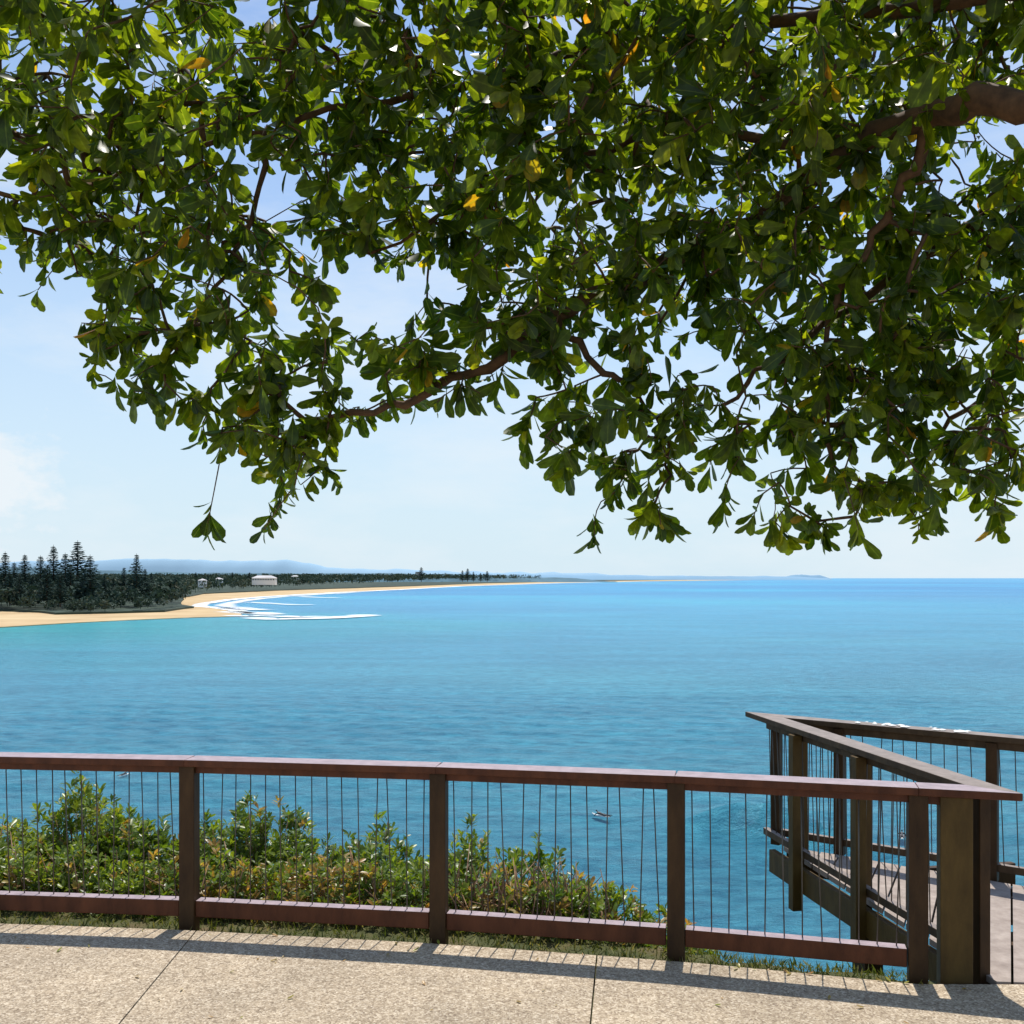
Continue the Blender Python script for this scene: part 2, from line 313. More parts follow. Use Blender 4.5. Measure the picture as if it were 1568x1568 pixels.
# buildings
def building(name,x,y,w_,d_,h_,floors,roof='flat',base=4,mat=M_white):
    g=SEA+base; e=empty(name,(x,y,g)); vs=[];fs=[]
    def bx(x0,x1,y0,y1,z0,z1):
        o=len(vs); vs.extend([(x0,y0,z0),(x1,y0,z0),(x1,y1,z0),(x0,y1,z0),(x0,y0,z1),(x1,y0,z1),(x1,y1,z1),(x0,y1,z1)])
        fs.extend([tuple(o+i for i in q) for q in [(0,3,2,1),(4,5,6,7),(0,1,5,4),(1,2,6,5),(2,3,7,6),(3,0,4,7)]])
    bx(-w_/2,w_/2,-d_/2,d_/2,-6,h_); mesh_obj('walls',vs,fs,mat,e)
    vs=[];fs=[]
    if roof=='flat': bx(-w_/2-.6,w_/2+.6,-d_/2-.6,d_/2+.6,h_+.01,h_+.7)
    else:
        a=w_/2+.8; c_=d_/2+.8; t=h_+d_*.28; vs=[(-a,-c_,h_+.01),(a,-c_,h_+.01),(a,c_,h_+.01),(-a,c_,h_+.01),(-a+c_,0,t),(a-c_,0,t)]; fs=[(0,1,5,4),(1,2,5),(2,3,4,5),(3,0,4),(0,3,2,1)]
    mesh_obj('roof',vs,fs,M_roof if mat is M_white and roof!='flat' else mat,e)
    vs=[];fs=[]; fh=h_/floors; nw=max(2,int(w_/4))
    for f_ in range(floors):
        for i in range(nw):
            cx=-w_/2+(i+.5)*w_/nw; bx(cx-w_/nw*.32,cx+w_/nw*.32,-d_/2-.05,-d_/2+.05,f_*fh+fh*.28,f_*fh+fh*.7)
            if i<3: bx(w_/2-.05,w_/2+.05,-d_/2+(i+.2)*d_/3,-d_/2+(i+.75)*d_/3,f_*fh+fh*.28,f_*fh+fh*.7)
    mesh_obj('windows',vs,fs,M_glass,e)
def atu(u,y): return (u-784)/1506*y
building('surf_club',atu(405,1550),1550,36,14,5,1,'hip',17,M_white)
building('apartment_block',atu(640,3300),3300,16,14,20,6,'flat',22,M_wall)
for u,y,ww,b_ in [(262,1150,14,12),(310,1400,10,14.5),(335,1600,12,16),(452,2000,14,21),(8,820,10,13.5),(66,800,8,13)]:
    building('beach_house',atu(u,y),y,ww,9,4,1,'hip',b_,random.choice([M_white,M_wall,M_wall]))

# ridges
def ridge(name,prof,y0,depth,mat,rough,seed=0,k=60):
    xs_=np.linspace(prof[0][0],prof[-1][0],k*4); zz=np.interp(xs_,[p[0] for p in prof],[p[1] for p in prof])
    vs=[];fs=[];R=7
    for i,x in enumerate(xs_):
        top=zz[i]+rough*noise.fractal(Vector((x/ (depth*.5),seed,0)),1,2,5)
        for j in range(R):
            t=j/(R-1); f_=math.sin(t*math.pi)**.8; vs.append((x,y0+depth*t,SEA+.5+(top-SEA)*f_*(1+.08*noise.noise(Vector((x/depth*3,t*4,seed)))*(1 if j!=3 else 0))))
    n=len(xs_)
    for i in range(n-1):
        for j in range(R-1): fs.append((i*R+j,(i+1)*R+j,(i+1)*R+j+1,i*R+j+1))
    mesh_obj(name,vs,fs,mat,None,True)
def prof(pts,y): return [((u-784)/1506*y,2+(885-v_)/1506*y) for u,v_ in pts]
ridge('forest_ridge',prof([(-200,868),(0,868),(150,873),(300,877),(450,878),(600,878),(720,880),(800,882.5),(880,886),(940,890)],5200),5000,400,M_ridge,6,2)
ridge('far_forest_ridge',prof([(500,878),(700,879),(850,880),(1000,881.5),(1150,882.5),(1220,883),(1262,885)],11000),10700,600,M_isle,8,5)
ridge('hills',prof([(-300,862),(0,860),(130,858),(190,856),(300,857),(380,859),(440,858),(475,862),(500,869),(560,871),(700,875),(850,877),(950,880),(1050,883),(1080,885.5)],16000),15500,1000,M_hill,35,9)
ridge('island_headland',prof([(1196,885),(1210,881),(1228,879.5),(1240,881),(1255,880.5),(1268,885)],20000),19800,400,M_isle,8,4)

# ------------------------------------------------------------------ headland terrain
fence=[(-12,6.2),(-8.9,6.15),(-6.2,6.05),(-4.8,5.98),(-3.36,5.88),(-1.88,5.74),(-.41,5.53),(.88,5.28),(2.05,4.98),(2.23,4.93)]
def fy(x): return float(np.interp(x,[p[0] for p in fence]+[6,14],[p[1] for p in fence]+[4.3,4.0]))
def ground_z(x,y):
    flat=float(np.interp(x,[-5,-.2,.6,1.2],[1.0,.75,.35,.12])); d_=y-fy(x)-flat
    sl=float(np.interp(x,[-3,0,1],[.75,.8,1.2]))
    z=-.06-(max(0,d_)*sl if d_>0 else 0)
    if d_>0: z+=min(d_,1)*.12*noise.noise(Vector((x*1.2,y*1.2,0)))
    return max(z,SEA-2)
gx=np.concatenate([np.linspace(-60,-7,20),np.linspace(-6.5,6.5,66),np.linspace(7,60,20)]); gy=np.concatenate([np.linspace(-30,4,14),np.linspace(4.2,10,50),np.linspace(10.5,40,25)])
vs=[(x,y,ground_z(x,y)) for y in gy for x in gx]; n=len(gx)
mesh_obj('headland_ground',vs,[(j*n+i,j*n+i+1,(j+1)*n+i+1,(j+1)*n+i) for j in range(len(gy)-1) for i in range(n-1)],M_soil,smooth=True)

# paving slabs
pv=empty('footpath_paving')
def slab(top,bot,x_l,x_r):
    xs_=[x_l[0]]+[x for x in np.arange(-12,8,.5) if x_l[0]+.02<x<x_r[0]-.02]+[x_r[0]]
    far=[(x,fy(x)-.15 if x<2.3 else 4.84) for x in xs_]
    pts=[(x_l[1],bot),(x_r[1],bot)]+far[::-1]
    bm=bmesh.new(); f=bm.faces.new([bm.verts.new((x,y,0)) for x,y in pts]); 
    r_=bmesh.ops.extrude_face_region(bm,geom=[f]); 
    for g in r_['geom']:
        if isinstance(g,bmesh.types.BMVert): g.co.z-=.05
    bmesh.ops.recalc_face_normals(bm,faces=bm.faces)
    me=bpy.data.meshes.new('slab'); bm.to_mesh(me); bm.free(); me.materials.append(M_pave); o=link(bpy.data.objects.new('slab',me),pv)
    return o
J=[(-12,-12),(-6.0,-6.2),(-3.9,-3.95),(-1.79,-1.72),(.45,.13),(2.62,2.3),(8,8)]
g_=.004
for a,b_ in zip(J,J[1:]): slab(0,2.6,(a[0]+g_,a[1]+g_),(b_[0]-g_,b_[1]-g_))
for a,b_ in zip(J,J[1:]):
    x0,x1=a[1]+g_,b_[1]-g_; mesh_obj('slab',[(x0,-12,0),(x1,-12,0),(x1,2.588,0),(x0,2.588,0)],[(0,1,2,3)],M_pave,pv)

# ------------------------------------------------------------------ fences
def bevel(o,w_=.004):
    m_=o.modifiers.new('b','BEVEL'); m_.width=w_; m_.segments=2; m_.limit_method='ANGLE'; return o
def prism(name,p,q,hw,z0,z1,mat,parent,a0=None,a1=None,gap=.0015):
    p=Vector((*p,0)); q=Vector((*q,0)); t=(q-p).normalized(); nn=Vector((-t.y,t.x,0))
    def end(pt,ad,sgn):
        ad=Vector((*ad,0)).normalized(); ang=t.cross(ad).z/(1+t.dot(ad)); off_=ang
        return [pt+nn*hw*s_+t*(-sgn*off_*hw*s_*1.0)+t*(gap*(-sgn)) for s_ in (-1,1)]
    A=end(p,a0,-1) if a0 is not None else [p+nn*hw*s_+t*gap for s_ in (-1,1)]
    B=end(q,a1,1) if a1 is not None else [q+nn*hw*s_-t*gap for s_ in (-1,1)]
    vs=[A[0],B[0],B[1],A[1]]; V_=[(v_.x,v_.y,z0) for v_ in vs]+[(v_.x,v_.y,z1) for v_ in vs]
    return bevel(mesh_obj(name,V_,[(0,3,2,1),(4,5,6,7),(0,1,5,4),(1,2,6,5),(2,3,7,6),(3,0,4,7)],mat,parent))
def box(name,x,y,z0,z1,sx,sy,rz,mat,parent,bv=.005):
    c_,s_=math.cos(rz),math.sin(rz); pts=[(-sx/2,-sy/2),(sx/2,-sy/2),(sx/2,sy/2),(-sx/2,sy/2)]
    pts=[(x+a*c_-b_*s_,y+a*s_+b_*c_) for a,b_ in pts]; V_=[(*p,z0) for p in pts]+[(*p,z1) for p in pts]
    return bevel(mesh_obj(name,V_,[(0,3,2,1),(4,5,6,7),(0,1,5,4),(1,2,6,5),(2,3,7,6),(3,0,4,7)],mat,parent),bv)
def tube_data(pts,rad,n=6):
    vs=[];fs=[]; pts=[Vector(p) for p in pts]
    for i,p in enumerate(pts):
        t=(pts[min(i+1,len(pts)-1)]-pts[max(i-1,0)]).normalized(); a=t.orthogonal().normalized() if i==0 else (prev-t*prev.dot(t)).normalized(); prev=a; b_=t.cross(a)
        for k in range(n):
            an=2*math.pi*k/n; vs.append(tuple(p+(a*math.cos(an)+b_*math.sin(an))*rad[i]))
    for i in range(len(pts)-1):
        for k in range(n): fs.append((i*n+k,i*n+(k+1)%n,(i+1)*n+(k+1)%n,(i+1)*n+k))
    fs.append(tuple(range(n))[::-1]); fs.append(tuple((len(pts)-1)*n+k for k in range(n)))
    return vs,fs
def tubes(name,lst,mat,parent,n=6):
    V_=[];F_=[]
    for pts,rad in lst:
        v_,f_=tube_data(pts,rad,n); o=len(V_); V_+=v_; F_+=[tuple(i+o for i in q) for q in f_]
    return mesh_obj(name,V_,F_,mat,parent,True)
def wires(p,q,parent,z0,z1,sp=.105,rad=.0035,lean=.012):
    L=math.dist(p,q); n_=max(1,round(L/sp)); lst=[]
    for i in range(n_):
        if i==0: continue
        t=i/n_; x=p[0]+(q[0]-p[0])*t; y=p[1]+(q[1]-p[1])*t; dx=random.gauss(-.006,lean)
        lst.append(([(x-dx*.3,y,z0),(x+dx*.4,y+random.gauss(0,.003),(z0+z1)/2),(x+dx,y,z1)],[rad]*3))
    if lst: tubes('wire_balusters',lst,M_wire,parent,6)
fe=empty('timber_fence')
n=len(fence); T=[Vector((fence[i+1][0]-fence[i][0],fence[i+1][1]-fence[i][1])).normalized() for i in range(n-1)]
fr=fence[:-1]+[(2.40,4.885)]
TT=[Vector((fr[i+1][0]-fr[i][0],fr[i+1][1]-fr[i][1])).normalized() for i in range(n-1)]
for i in range(n-1):
    a0=TT[i-1] if i>0 else None; a1=TT[i+1] if i<n-2 else None
    if i==n-2: continue
    q=fr[i+1] 
    prism('top_rail',fr[i],q,.075,.912,.952,M_rail,fe,a0,a1)
    prism('under_rail',fr[i],q,.024,.866,.910,M_rail,fe,a0,a1)
    t=TT[i]; p0=Vector(fr[i])+t*.05; q0=Vector(fr[i+1])-t*.05
    prism('bottom_beam',p0,q0,.035,.035,.13,M_rail,fe)
    wires(fence[i],fence[i+1],fe,.127,.868,.095)
lineA=Vector((2.39,4.90)); farL=Vector((1.93,7.53)); dL=(farL-lineA).normalized()
p=Vector(fence[8]); t=(Vector((2.40,4.885))-p).normalized(); nn=Vector((-t.y,t.x)); nl=Vector((-dL.y,dL.x))
def isect(p1,d1,p2,d2):
    den=d1.x*d2.y-d1.y*d2.x; s_=((p2.x-p1.x)*d2.y-(p2.y-p1.y)*d2.x)/den; return p1+d1*s_
out=isect(p-nn*.075,t,lineA-nl*.075,dL); inn=isect(p+nn*.075,t,lineA+nl*.075,dL)
m0=[p-nn*.075,out,inn,p+nn*.075]
V_=[(v_.x,v_.y,.912) for v_ in m0]+[(v_.x,v_.y,.952) for v_ in m0]
bevel(mesh_obj('top_rail_end',V_,[(0,3,2,1),(4,5,6,7),(0,1,5,4),(1,2,6,5),(2,3,7,6),(3,0,4,7)],M_rail,fe))
prism('under_rail',fence[8],(2.16,4.95),.024,.862,.910,M_rail,fe)
for i in range(1,n-1):
    t=(T[i]+T[i-1]).normalized(); box('post',fence[i][0],fence[i][1]-.008,-.12,.911,.092,.085,math.atan2(t.y,t.x),M_post,fe)
box('corner_post',2.225,4.945,-.12,.911,.15,.13,math.atan2(t.y,t.x),M_olive,fe)
box('corner_post_inner',2.375,4.995,-.12,.911,.06,.09,math.atan2(dL.y,dL.x)-math.pi/2,M_post,fe)

# ------------------------------------------------------------------ lookout deck
dk=empty('lookout_deck')
dpoly=[Vector(v_) for v_ in [(2.40,4.87),(2.02,7.33),(5.7,4.62),(5.7,4.55)]]
pd=Vector((.45,.89)).normalized(); pn=Vector((pd.y,-pd.x))
def clip(poly,nrm,c_,keep):
    out_=[]
    for i in range(len(poly)):
        a=poly[i-1]; b_=poly[i]; da=(a.dot(nrm)-c_)*keep; db=(b_.dot(nrm)-c_)*keep
        if (da>=0)!=(db>=0): out_.append(a+(b_-a)*(da/(da-db)))
        if db>=0: out_.append(b_)
    return out_
lo=min(v_.dot(pn) for v_ in dpoly); hi=max(v_.dot(pn) for v_ in dpoly); k=lo; bw=.138
V_=[];F_=[]
while k<hi:
    q=clip(clip(dpoly,pn,k+.006,1),pn,k+bw-.006,-1)
    if len(q)>=3:
        o=len(V_); m_=len(q); zt=.004+random.uniform(-.002,.002); V_+=[(v_.x,v_.y,zt) for v_ in q]+[(v_.x,v_.y,-.03) for v_ in q]
        F_.append(tuple(o+i for i in range(m_))); F_.append(tuple(o+m_+i for i in range(m_))[::-1]); F_+=[(o+i,o+(i+1)%m_,o+m_+(i+1)%m_,o+m_+i)[::-1] for i in range(m_)]
    k+=bw
ob=mesh_obj('deck_boards',V_,F_,M_deck,dk)
bm=bmesh.new(); bm.from_mesh(ob.data); bmesh.ops.recalc_face_normals(bm,faces=bm.faces); bm.to_mesh(ob.data); bm.free()
rA=lineA; rB=farL; rC=Vector((5.9,4.52))
dF=(rC-rB).normalized(); nF=Vector((-dF.y,dF.x))
def P2(v_): return (v_.x,v_.y)
m1=[out,isect(rA-nl*.075,dL,rB-nF*.07,dF),isect(rA+nl*.075,dL,rB+nF*.07,dF),inn]
V_=[(v_.x,v_.y,.912) for v_ in m1]+[(v_.x,v_.y,.952) for v_ in m1]
V_=[(x,y,z+(0 if i%4 in(0,3) else .004)) for i,(x,y,z) in enumerate(V_)]
bevel(mesh_obj('top_rail_side',V_,[(0,3,2,1),(4,5,6,7),(0,1,5,4),(1,2,6,5),(2,3,7,6),(3,0,4,7)],M_old,dk))
m2=[m1[1]+dF*.004,rC-nF*.07,rC+nF*.07,m1[2]+dF*.004]
V_=[(v_.x,v_.y,.916) for v_ in m2]+[(v_.x,v_.y,.956) for v_ in m2]
bevel(mesh_obj('top_rail_far',V_,[(0,3,2,1),(4,5,6,7),(0,1,5,4),(1,2,6,5),(2,3,7,6),(3,0,4,7)],M_old,dk))
prism('under_rail',P2(rA+dL*.1),P2(rB-dL*.08),.022,.86,.91,M_old,dk); prism('under_rail',P2(rB+dF*.08),P2(rC),.022,.86,.914,M_old,dk)
prism('bottom_rail',P2(rA+dL*.1),P2(rB-dL*.03),.022,.05,.10,M_old,dk); prism('bottom_rail',P2(rB+dF*.06),P2(rC),.022,.05,.10,M_old,dk)
prism('fascia_beam',P2(rA+dL*.12+nl*.005),P2(rB-dL*.15+nl*.005),.025,-.2,-.034,M_olive,dk)
prism('fascia_beam',P2(rB+dF*.2-nF*.04),P2(rC-nF*.04),.025,-.2,-.034,M_post,dk)
aL=math.atan2(dL.y,dL.x); aF=math.atan2(dF.y,dF.x)
for s_ in (.22,1.17,2.02):
    q=rA+dL*s_+nl*.062; box('balustrade_post',q.x,q.y,-.32,.905,.075,.07,aL,M_olive,dk)
for s_ in (1.28,2.14):
    q=rA+dL*s_-nl*.055; box('balustrade_post',q.x,q.y,-.2,.905,.06,.05,aL,M_olive,dk)
for s_ in (.1,.58,1.6,2.8,3.8):
    q=rB+dF*s_; box('balustrade_post',q.x,q.y,-.02,.905,.07,.075,aF,M_post,dk)
wires(P2(rA+dL*.15),P2(rB-dL*.05),dk,.09,.87,.075,.0035,.012); wires(P2(rB+dF*.05),P2(rC),dk,.09,.87,.09,.0035,.012)
for s_ in (.5,1.2,1.9):
    q=rA+dL*s_-nl*.35; prism('joist',P2(q-nl*.0),P2(q-nl*1.2),.025,-.2,-.034,M_post,dk)
for q in [(2.35,6.5),(3.2,6.1),(2.7,5.6),(4.3,5.3)]:
    box('pile',q[0],q[1],ground_z(*q)-.5,-.21,.14,.14,.3,M_post,dk)
V_=[];F_=[]
for k in range(26):
    s_=random.choice([1.05,1.15,1.3,1.38,1.6,1.7,1.78])+random.uniform(-.05,.05); q=rB+dF*(s_-.35)+nF*random.uniform(-.05,.035); o=len(V_); m_=9
    r_=random.uniform(.012,.032)
    for i in range(m_): an=i*2*math.pi/m_; rr=r_*random.uniform(.5,1.3); V_.append((q.x+math.cos(an)*rr,q.y+math.sin(an)*rr,.9595+k*.0002))
    V_.append((q.x,q.y,.966+k*.0002)); F_+=[(o+i,o+(i+1)%m_,o+m_) for i in range(m_)]
mesh_obj('bird_droppings',V_,F_,M_splat,dk)

# ------------------------------------------------------------------ leaves
def leaves(base,d,nrm,L,W,curl,stations,tint):
    n_=len(base); d=d/np.linalg.norm(d,axis=1)[:,None]; nrm=nrm-d*(d*nrm).sum(1)[:,None]; nrm/=np.linalg.norm(nrm,axis=1)[:,None]; s_=np.cross(d,nrm)
    def at(t,w_,sg): 
        return base+d*(L*t)[:,None]-nrm*(curl*L*t*t)[:,None]+s_*(sg*w_*W*.5)[:,None]+nrm*(abs(sg)*w_*W*.12)[:,None]
    one=np.ones(n_); vs=[at(0*one,0*one,0)]; ac=[0]
    for t,w_ in stations:
        for sg in (-1,0,1): vs.append(at(t*one,w_*one,sg)); ac.append(sg)
    vs.append(at(one,0*one,0)); ac.append(0)
    k=len(vs); V_=np.stack(vs,1).reshape(-1,3); m_=len(stations)
    tr=[(0,1,2),(0,2,3)]; qd=[]
    for i in range(m_-1):
        o=1+3*i; qd+=[(o,o+3,o+4,o+1),(o+1,o+4,o+5,o+2)]
    o=1+3*(m_-1); tr+=[(o,k-1,o+1),(o+1,k-1,o+2)]
    offs=(np.arange(n_)*k)[:,None,None]
    TR=(np.array(tr)[None]+offs).reshape(-1,3).tolist(); QD=((np.array(qd)[None]+offs).reshape(-1,4).tolist() if qd else [])
    return V_,TR+QD,np.repeat(tint,k),np.tile(np.array(ac,float),n_)
def leaf_obj(name,data,mat,parent):
    V_,F_,t_,a_=data; o=mesh_obj(name,V_.tolist(),F_,mat,parent,True)
    for nm,vv in (('tint',t_),('across',a_)):
        at=o.data.attributes.new(nm,'FLOAT','POINT'); at.data.foreach_set('value',vv.astype(np.float32))
    return o
ST4=[(.22,.32),(.48,.74),(.72,1.0),(.90,.72)]; ST2=[(.4,.9),(.78,.85)]

# ------------------------------------------------------------------ overhanging tree
tree=empty('overhanging_tree')
trunk=[(2.75,2.1,-.15),(2.72,2.12,.5),(2.78,2.2,1.2),(2.7,2.35,1.9),(2.6,2.5,2.6),(2.35,2.75,3.2)]
limbA=[trunk[-1],(2.02,3.05,3.48),(1.74,3.35,3.62),(1.56,3.62,3.70),(1.36,3.88,3.72),(1.08,4.05,3.52),(.74,4.12,3.36),(.45,4.12,3.22),(.18,4.08,3.09),(-.04,4.02,2.90),(-.25,4.05,2.81),(-.50,4.07,2.71),(-.82,4.05,2.65)]
limbB=[trunk[-1],(2.1,3.1,3.85),(1.6,3.6,4.1),(.98,3.9,4.2),(.32,4.0,4.15),(-.13,4.05,4.05),(-.5,4.0,3.95),(-1.0,4.05,3.86),(-1.55,4.1,3.72),(-1.9,4.1,3.46)]
limbC=[trunk[-2],(2.75,3.1,3.4),(2.4,3.7,3.62),(2.08,4.0,3.63),(1.94,4.15,3.5),(1.7,4.25,3.32),(1.35,4.2,3.1),(1.1,4.15,2.9),(.88,4.1,2.72)]
limbD=[(1.56,3.62,3.70),(1.5,3.75,3.52),(1.4,3.88,3.29),(1.27,3.96,3.03),(1.28,4.02,2.77),(1.32,4.08,2.57)]
limbE=[(.18,4.08,3.09),(.36,4.05,2.86),(.51,4.05,2.76),(.61,4.05,2.63),(.46,4.07,2.5)]
limbF=[(-1.0,4.05,3.86),(-1.06,4.05,3.56),(-1.18,4.05,3.27),(-1.32,4.02,3.03),(-1.46,4.02,2.87)]
limbG=[(2.4,3.7,3.62),(2.5,4.1,3.3),(2.3,4.3,3.0),(2.0,4.3,2.75),(1.75,4.3,2.5)]
limbH=[trunk[-1],(2.2,2.6,4.1),(1.6,2.7,4.6),(.8,3.0,4.9),(0,3.2,5.0),(-.8,3.3,4.8),(-1.6,3.4,4.5)]
limbI=[(2.72,2.2,3.0),(3.2,2.6,3.8),(3.4,3.2,4.3),(3.2,4.0,4.4)]
limbJ=[(1.36,3.88,3.72),(1.0,3.95,3.75),(.6,4.05,3.85),(.2,4.1,3.7),(-.2,4.1,3.55),(-.6,4.1,3.35)]
limbs=[(trunk,.2,.14),(limbA,.072,.012),(limbB,.038,.006),(limbC,.045,.008),(limbD,.025,.006),(limbE,.018,.005),(limbF,.014,.005),(limbG,.03,.007),(limbH,.07,.012),(limbI,.07,.02),(limbJ,.026,.006)]
def smooth(pts,k=4):
    pts=[Vector(p) for p in pts]; out_=[]
    P_=[pts[0]*2-pts[1]]+pts+[pts[-1]*2-pts[-2]]
    for i in range(1,len(P_)-2):
        for j in range(k):
            t=j/k; a,b_,c_,d_=P_[i-1:i+3]
            out_.append(.5*((2*b_)+(c_-a)*t+(2*a-5*b_+4*c_-d_)*t*t+(3*b_-a-3*c_+d_)*t**3))
    out_.append(pts[-1]); return out_
sk=[];lst=[]
for pts,r0,r1 in limbs:
    sp_=smooth(pts); sp_=[p+Vector([random.gauss(0,.012) for _ in range(3)]) if 0<i<len(sp_)-1 else p for i,p in enumerate(sp_)]
    rad=[(r0+(r1-r0)*(i/(len(sp_)-1))**.8)*random.uniform(.88,1.12) for i in range(len(sp_))]; lst.append((sp_,rad))
    if pts is not trunk: sk+= sp_[4:]
tubes('trunk_and_limbs',lst,M_bark,tree,10)
grid=["998888889999998899999998",
      "997798888889999999888999",
      "987687887889999999877888",
      "888887778877999999975776",
      "999987668888899999976777",
      "888888568888899999988777",
      "357887542259998999999999",
      "015886654379988888899999",
      "017877787877777557999999",
      "005568888746466755899989",
      "000258883121388776888888",
      "000026872100168645688887",
      "000002420000014614553545"]
cell=65*4/1506
def clump(p,d_):
    q=noise.noise(Vector(p)*4.2)+.7*noise.noise(Vector(p)*9.5)
    return random.random()< .66+2.1*q+(d_-5.5)*.2
pts=[]
for j,row in enumerate(grid):
    for i,ch in enumerate(row):
        d_=int(ch)
        if not d_: continue
        n0=10.5*(d_/9)**1.35
        if j<6: n0*=1.35
        n_=int(n0)+(random.random()<n0%1)
        for _ in range(n_):
            u=65*(i+random.random()); v_=65*(j+random.random())-22
            s_=.36 if j<5 else (.24 if j<8 else .15); yy=4.0+random.gauss(0,s_)- (.2 if j<4 else 0)
            yy=min(max(yy,2.9),4.9); p=((u-784)*4/1506,yy,2+(885-v_)*4/1506)
            if not clump((p[0],p[1]*.5,p[2]),d_ if j<10 else d_+2): continue
            pts.append(p)
        if j<=8 and d_>=6:
            n0=3.0*(d_/9)**3; n_=int(n0)+(random.random()<n0%1)
            for _ in range(n_):
                u=65*(i+random.random()); v_=65*(j+random.random())-20
                p=((u-784)*4.85/1506,random.uniform(4.6,5.1),2+(885-v_)*4.85/1506)
                if clump((p[0]*.82,2,p[2]*.82+.3),d_): pts.append(p)
for _ in range(480):
    x=random.uniform(-3.2,4.2); z=random.uniform(4.4,5.5)-.08*(x-.5)**2; y=random.uniform(2.0,4.6); pts.append((x,y,z))
for _ in range(150): pts.append((random.uniform(-3.2,-2.2),random.uniform(3.2,4.5),random.uniform(3.3,4.4)))
for _ in range(260): pts.append((random.uniform(2.2,4.2),random.uniform(3.2,4.7),random.uniform(2.5,4.5)))
for _ in range(110): pts.append((random.uniform(-1.5,2.5),random.uniform(2.3,3.2),random.uniform(4.0,4.5)))
pts=np.array(pts); SK=np.array([tuple(p) for p in sk])
d0=np.array([np.sqrt(((SK-p)**2).sum(1)).min() for p in pts]); order=np.argsort(d0); pts=pts[order]
nodes=np.concatenate([SK,np.zeros_like(pts)]); ns=len(SK); par=np.zeros(len(pts),int); root=np.array([2.35,2.75,3.2])
dist_root=np.concatenate([np.linalg.norm(SK-root,axis=1),np.linalg.norm(pts-root,axis=1)])
for k,p in enumerate(pts):
    m_=ns+k; dd_=np.sqrt(((nodes[:m_]-p)**2).sum(1)); cost=dd_+.25*np.maximum(0,dist_root[:m_]-dist_root[m_])+np.where(dd_<.05,.3,0)
    par[k]=int(np.argmin(cost)); nodes[m_]=p
desc=np.ones(len(pts))
for k in range(len(pts)-1,-1,-1):
    if par[k]>=ns: desc[par[k]-ns]+=desc[k]
lst=[]; axis=np.zeros_like(pts)
for k,p in enumerate(pts):
    a=Vector(nodes[par[k]]); b_=Vector(p); L=(b_-a).length; mid=(a+b_)/2+Vector((random.gauss(0,.12)*L,random.gauss(0,.12)*L,L*random.uniform(-.05,.16)))
    r1=.0023*desc[k]**.41; r0=r1*1.15
    P_=[a*(1-t)**2+mid*2*t*(1-t)+b_*t*t for t in (0,.33,.66,1)]; lst.append((P_,[r0,r0,r1,r1*.95])); ax=(b_-mid).normalized(); axis[k]=ax
tubes('twigs',lst,M_bark,tree,5)
base=[];dr=[];nr=[];Ls=[];Ws=[];tn=[]
for k,p in enumerate(pts):
    ax=Vector(axis[k])*.8+Vector((random.gauss(-.1,.35),random.gauss(0,.35),random.uniform(-1.3,.15))); ax.normalize()
    o1=ax.orthogonal().normalized(); o2=ax.cross(o1); n_=random.randint(5,10); ph=random.random()*6; tb=random.uniform(0,.5); sc=random.uniform(.7,1.25)
    for i in range(n_):
        an=ph+i*2.4; sp_=math.radians(random.uniform(15,80)); rad_=o1*math.cos(an)+o2*math.sin(an)
        d_=ax*math.cos(sp_)+rad_*math.sin(sp_)+Vector((0,0,-.5)); nn_=(ax*math.sin(sp_)-rad_*math.cos(sp_))+Vector([random.gauss(0,.4) for _ in range(3)])
        if nn_.length<.1: nn_=Vector((0,0,1))
        bs=Vector(p)-Vector(axis[k])*random.uniform(-.02,.11)
        base.append(bs);dr.append(d_);nr.append(nn_); l_=random.uniform(.06,.13)*sc; Ls.append(l_); Ws.append(l_*random.uniform(.36,.5))
        tn.append(random.uniform(.95,1.0) if random.random()<.012 else min(.93,tb+random.uniform(0,.45)))
base=np.array(base);dr=np.array(dr);nr=np.array(nr)
leaf_obj('leaves',leaves(base,dr,nr,np.array(Ls),np.array(Ws),rng.uniform(-.05,.35,len(base)),ST4,np.array(tn)),M_leaf,tree)
print('leaves',len(base))

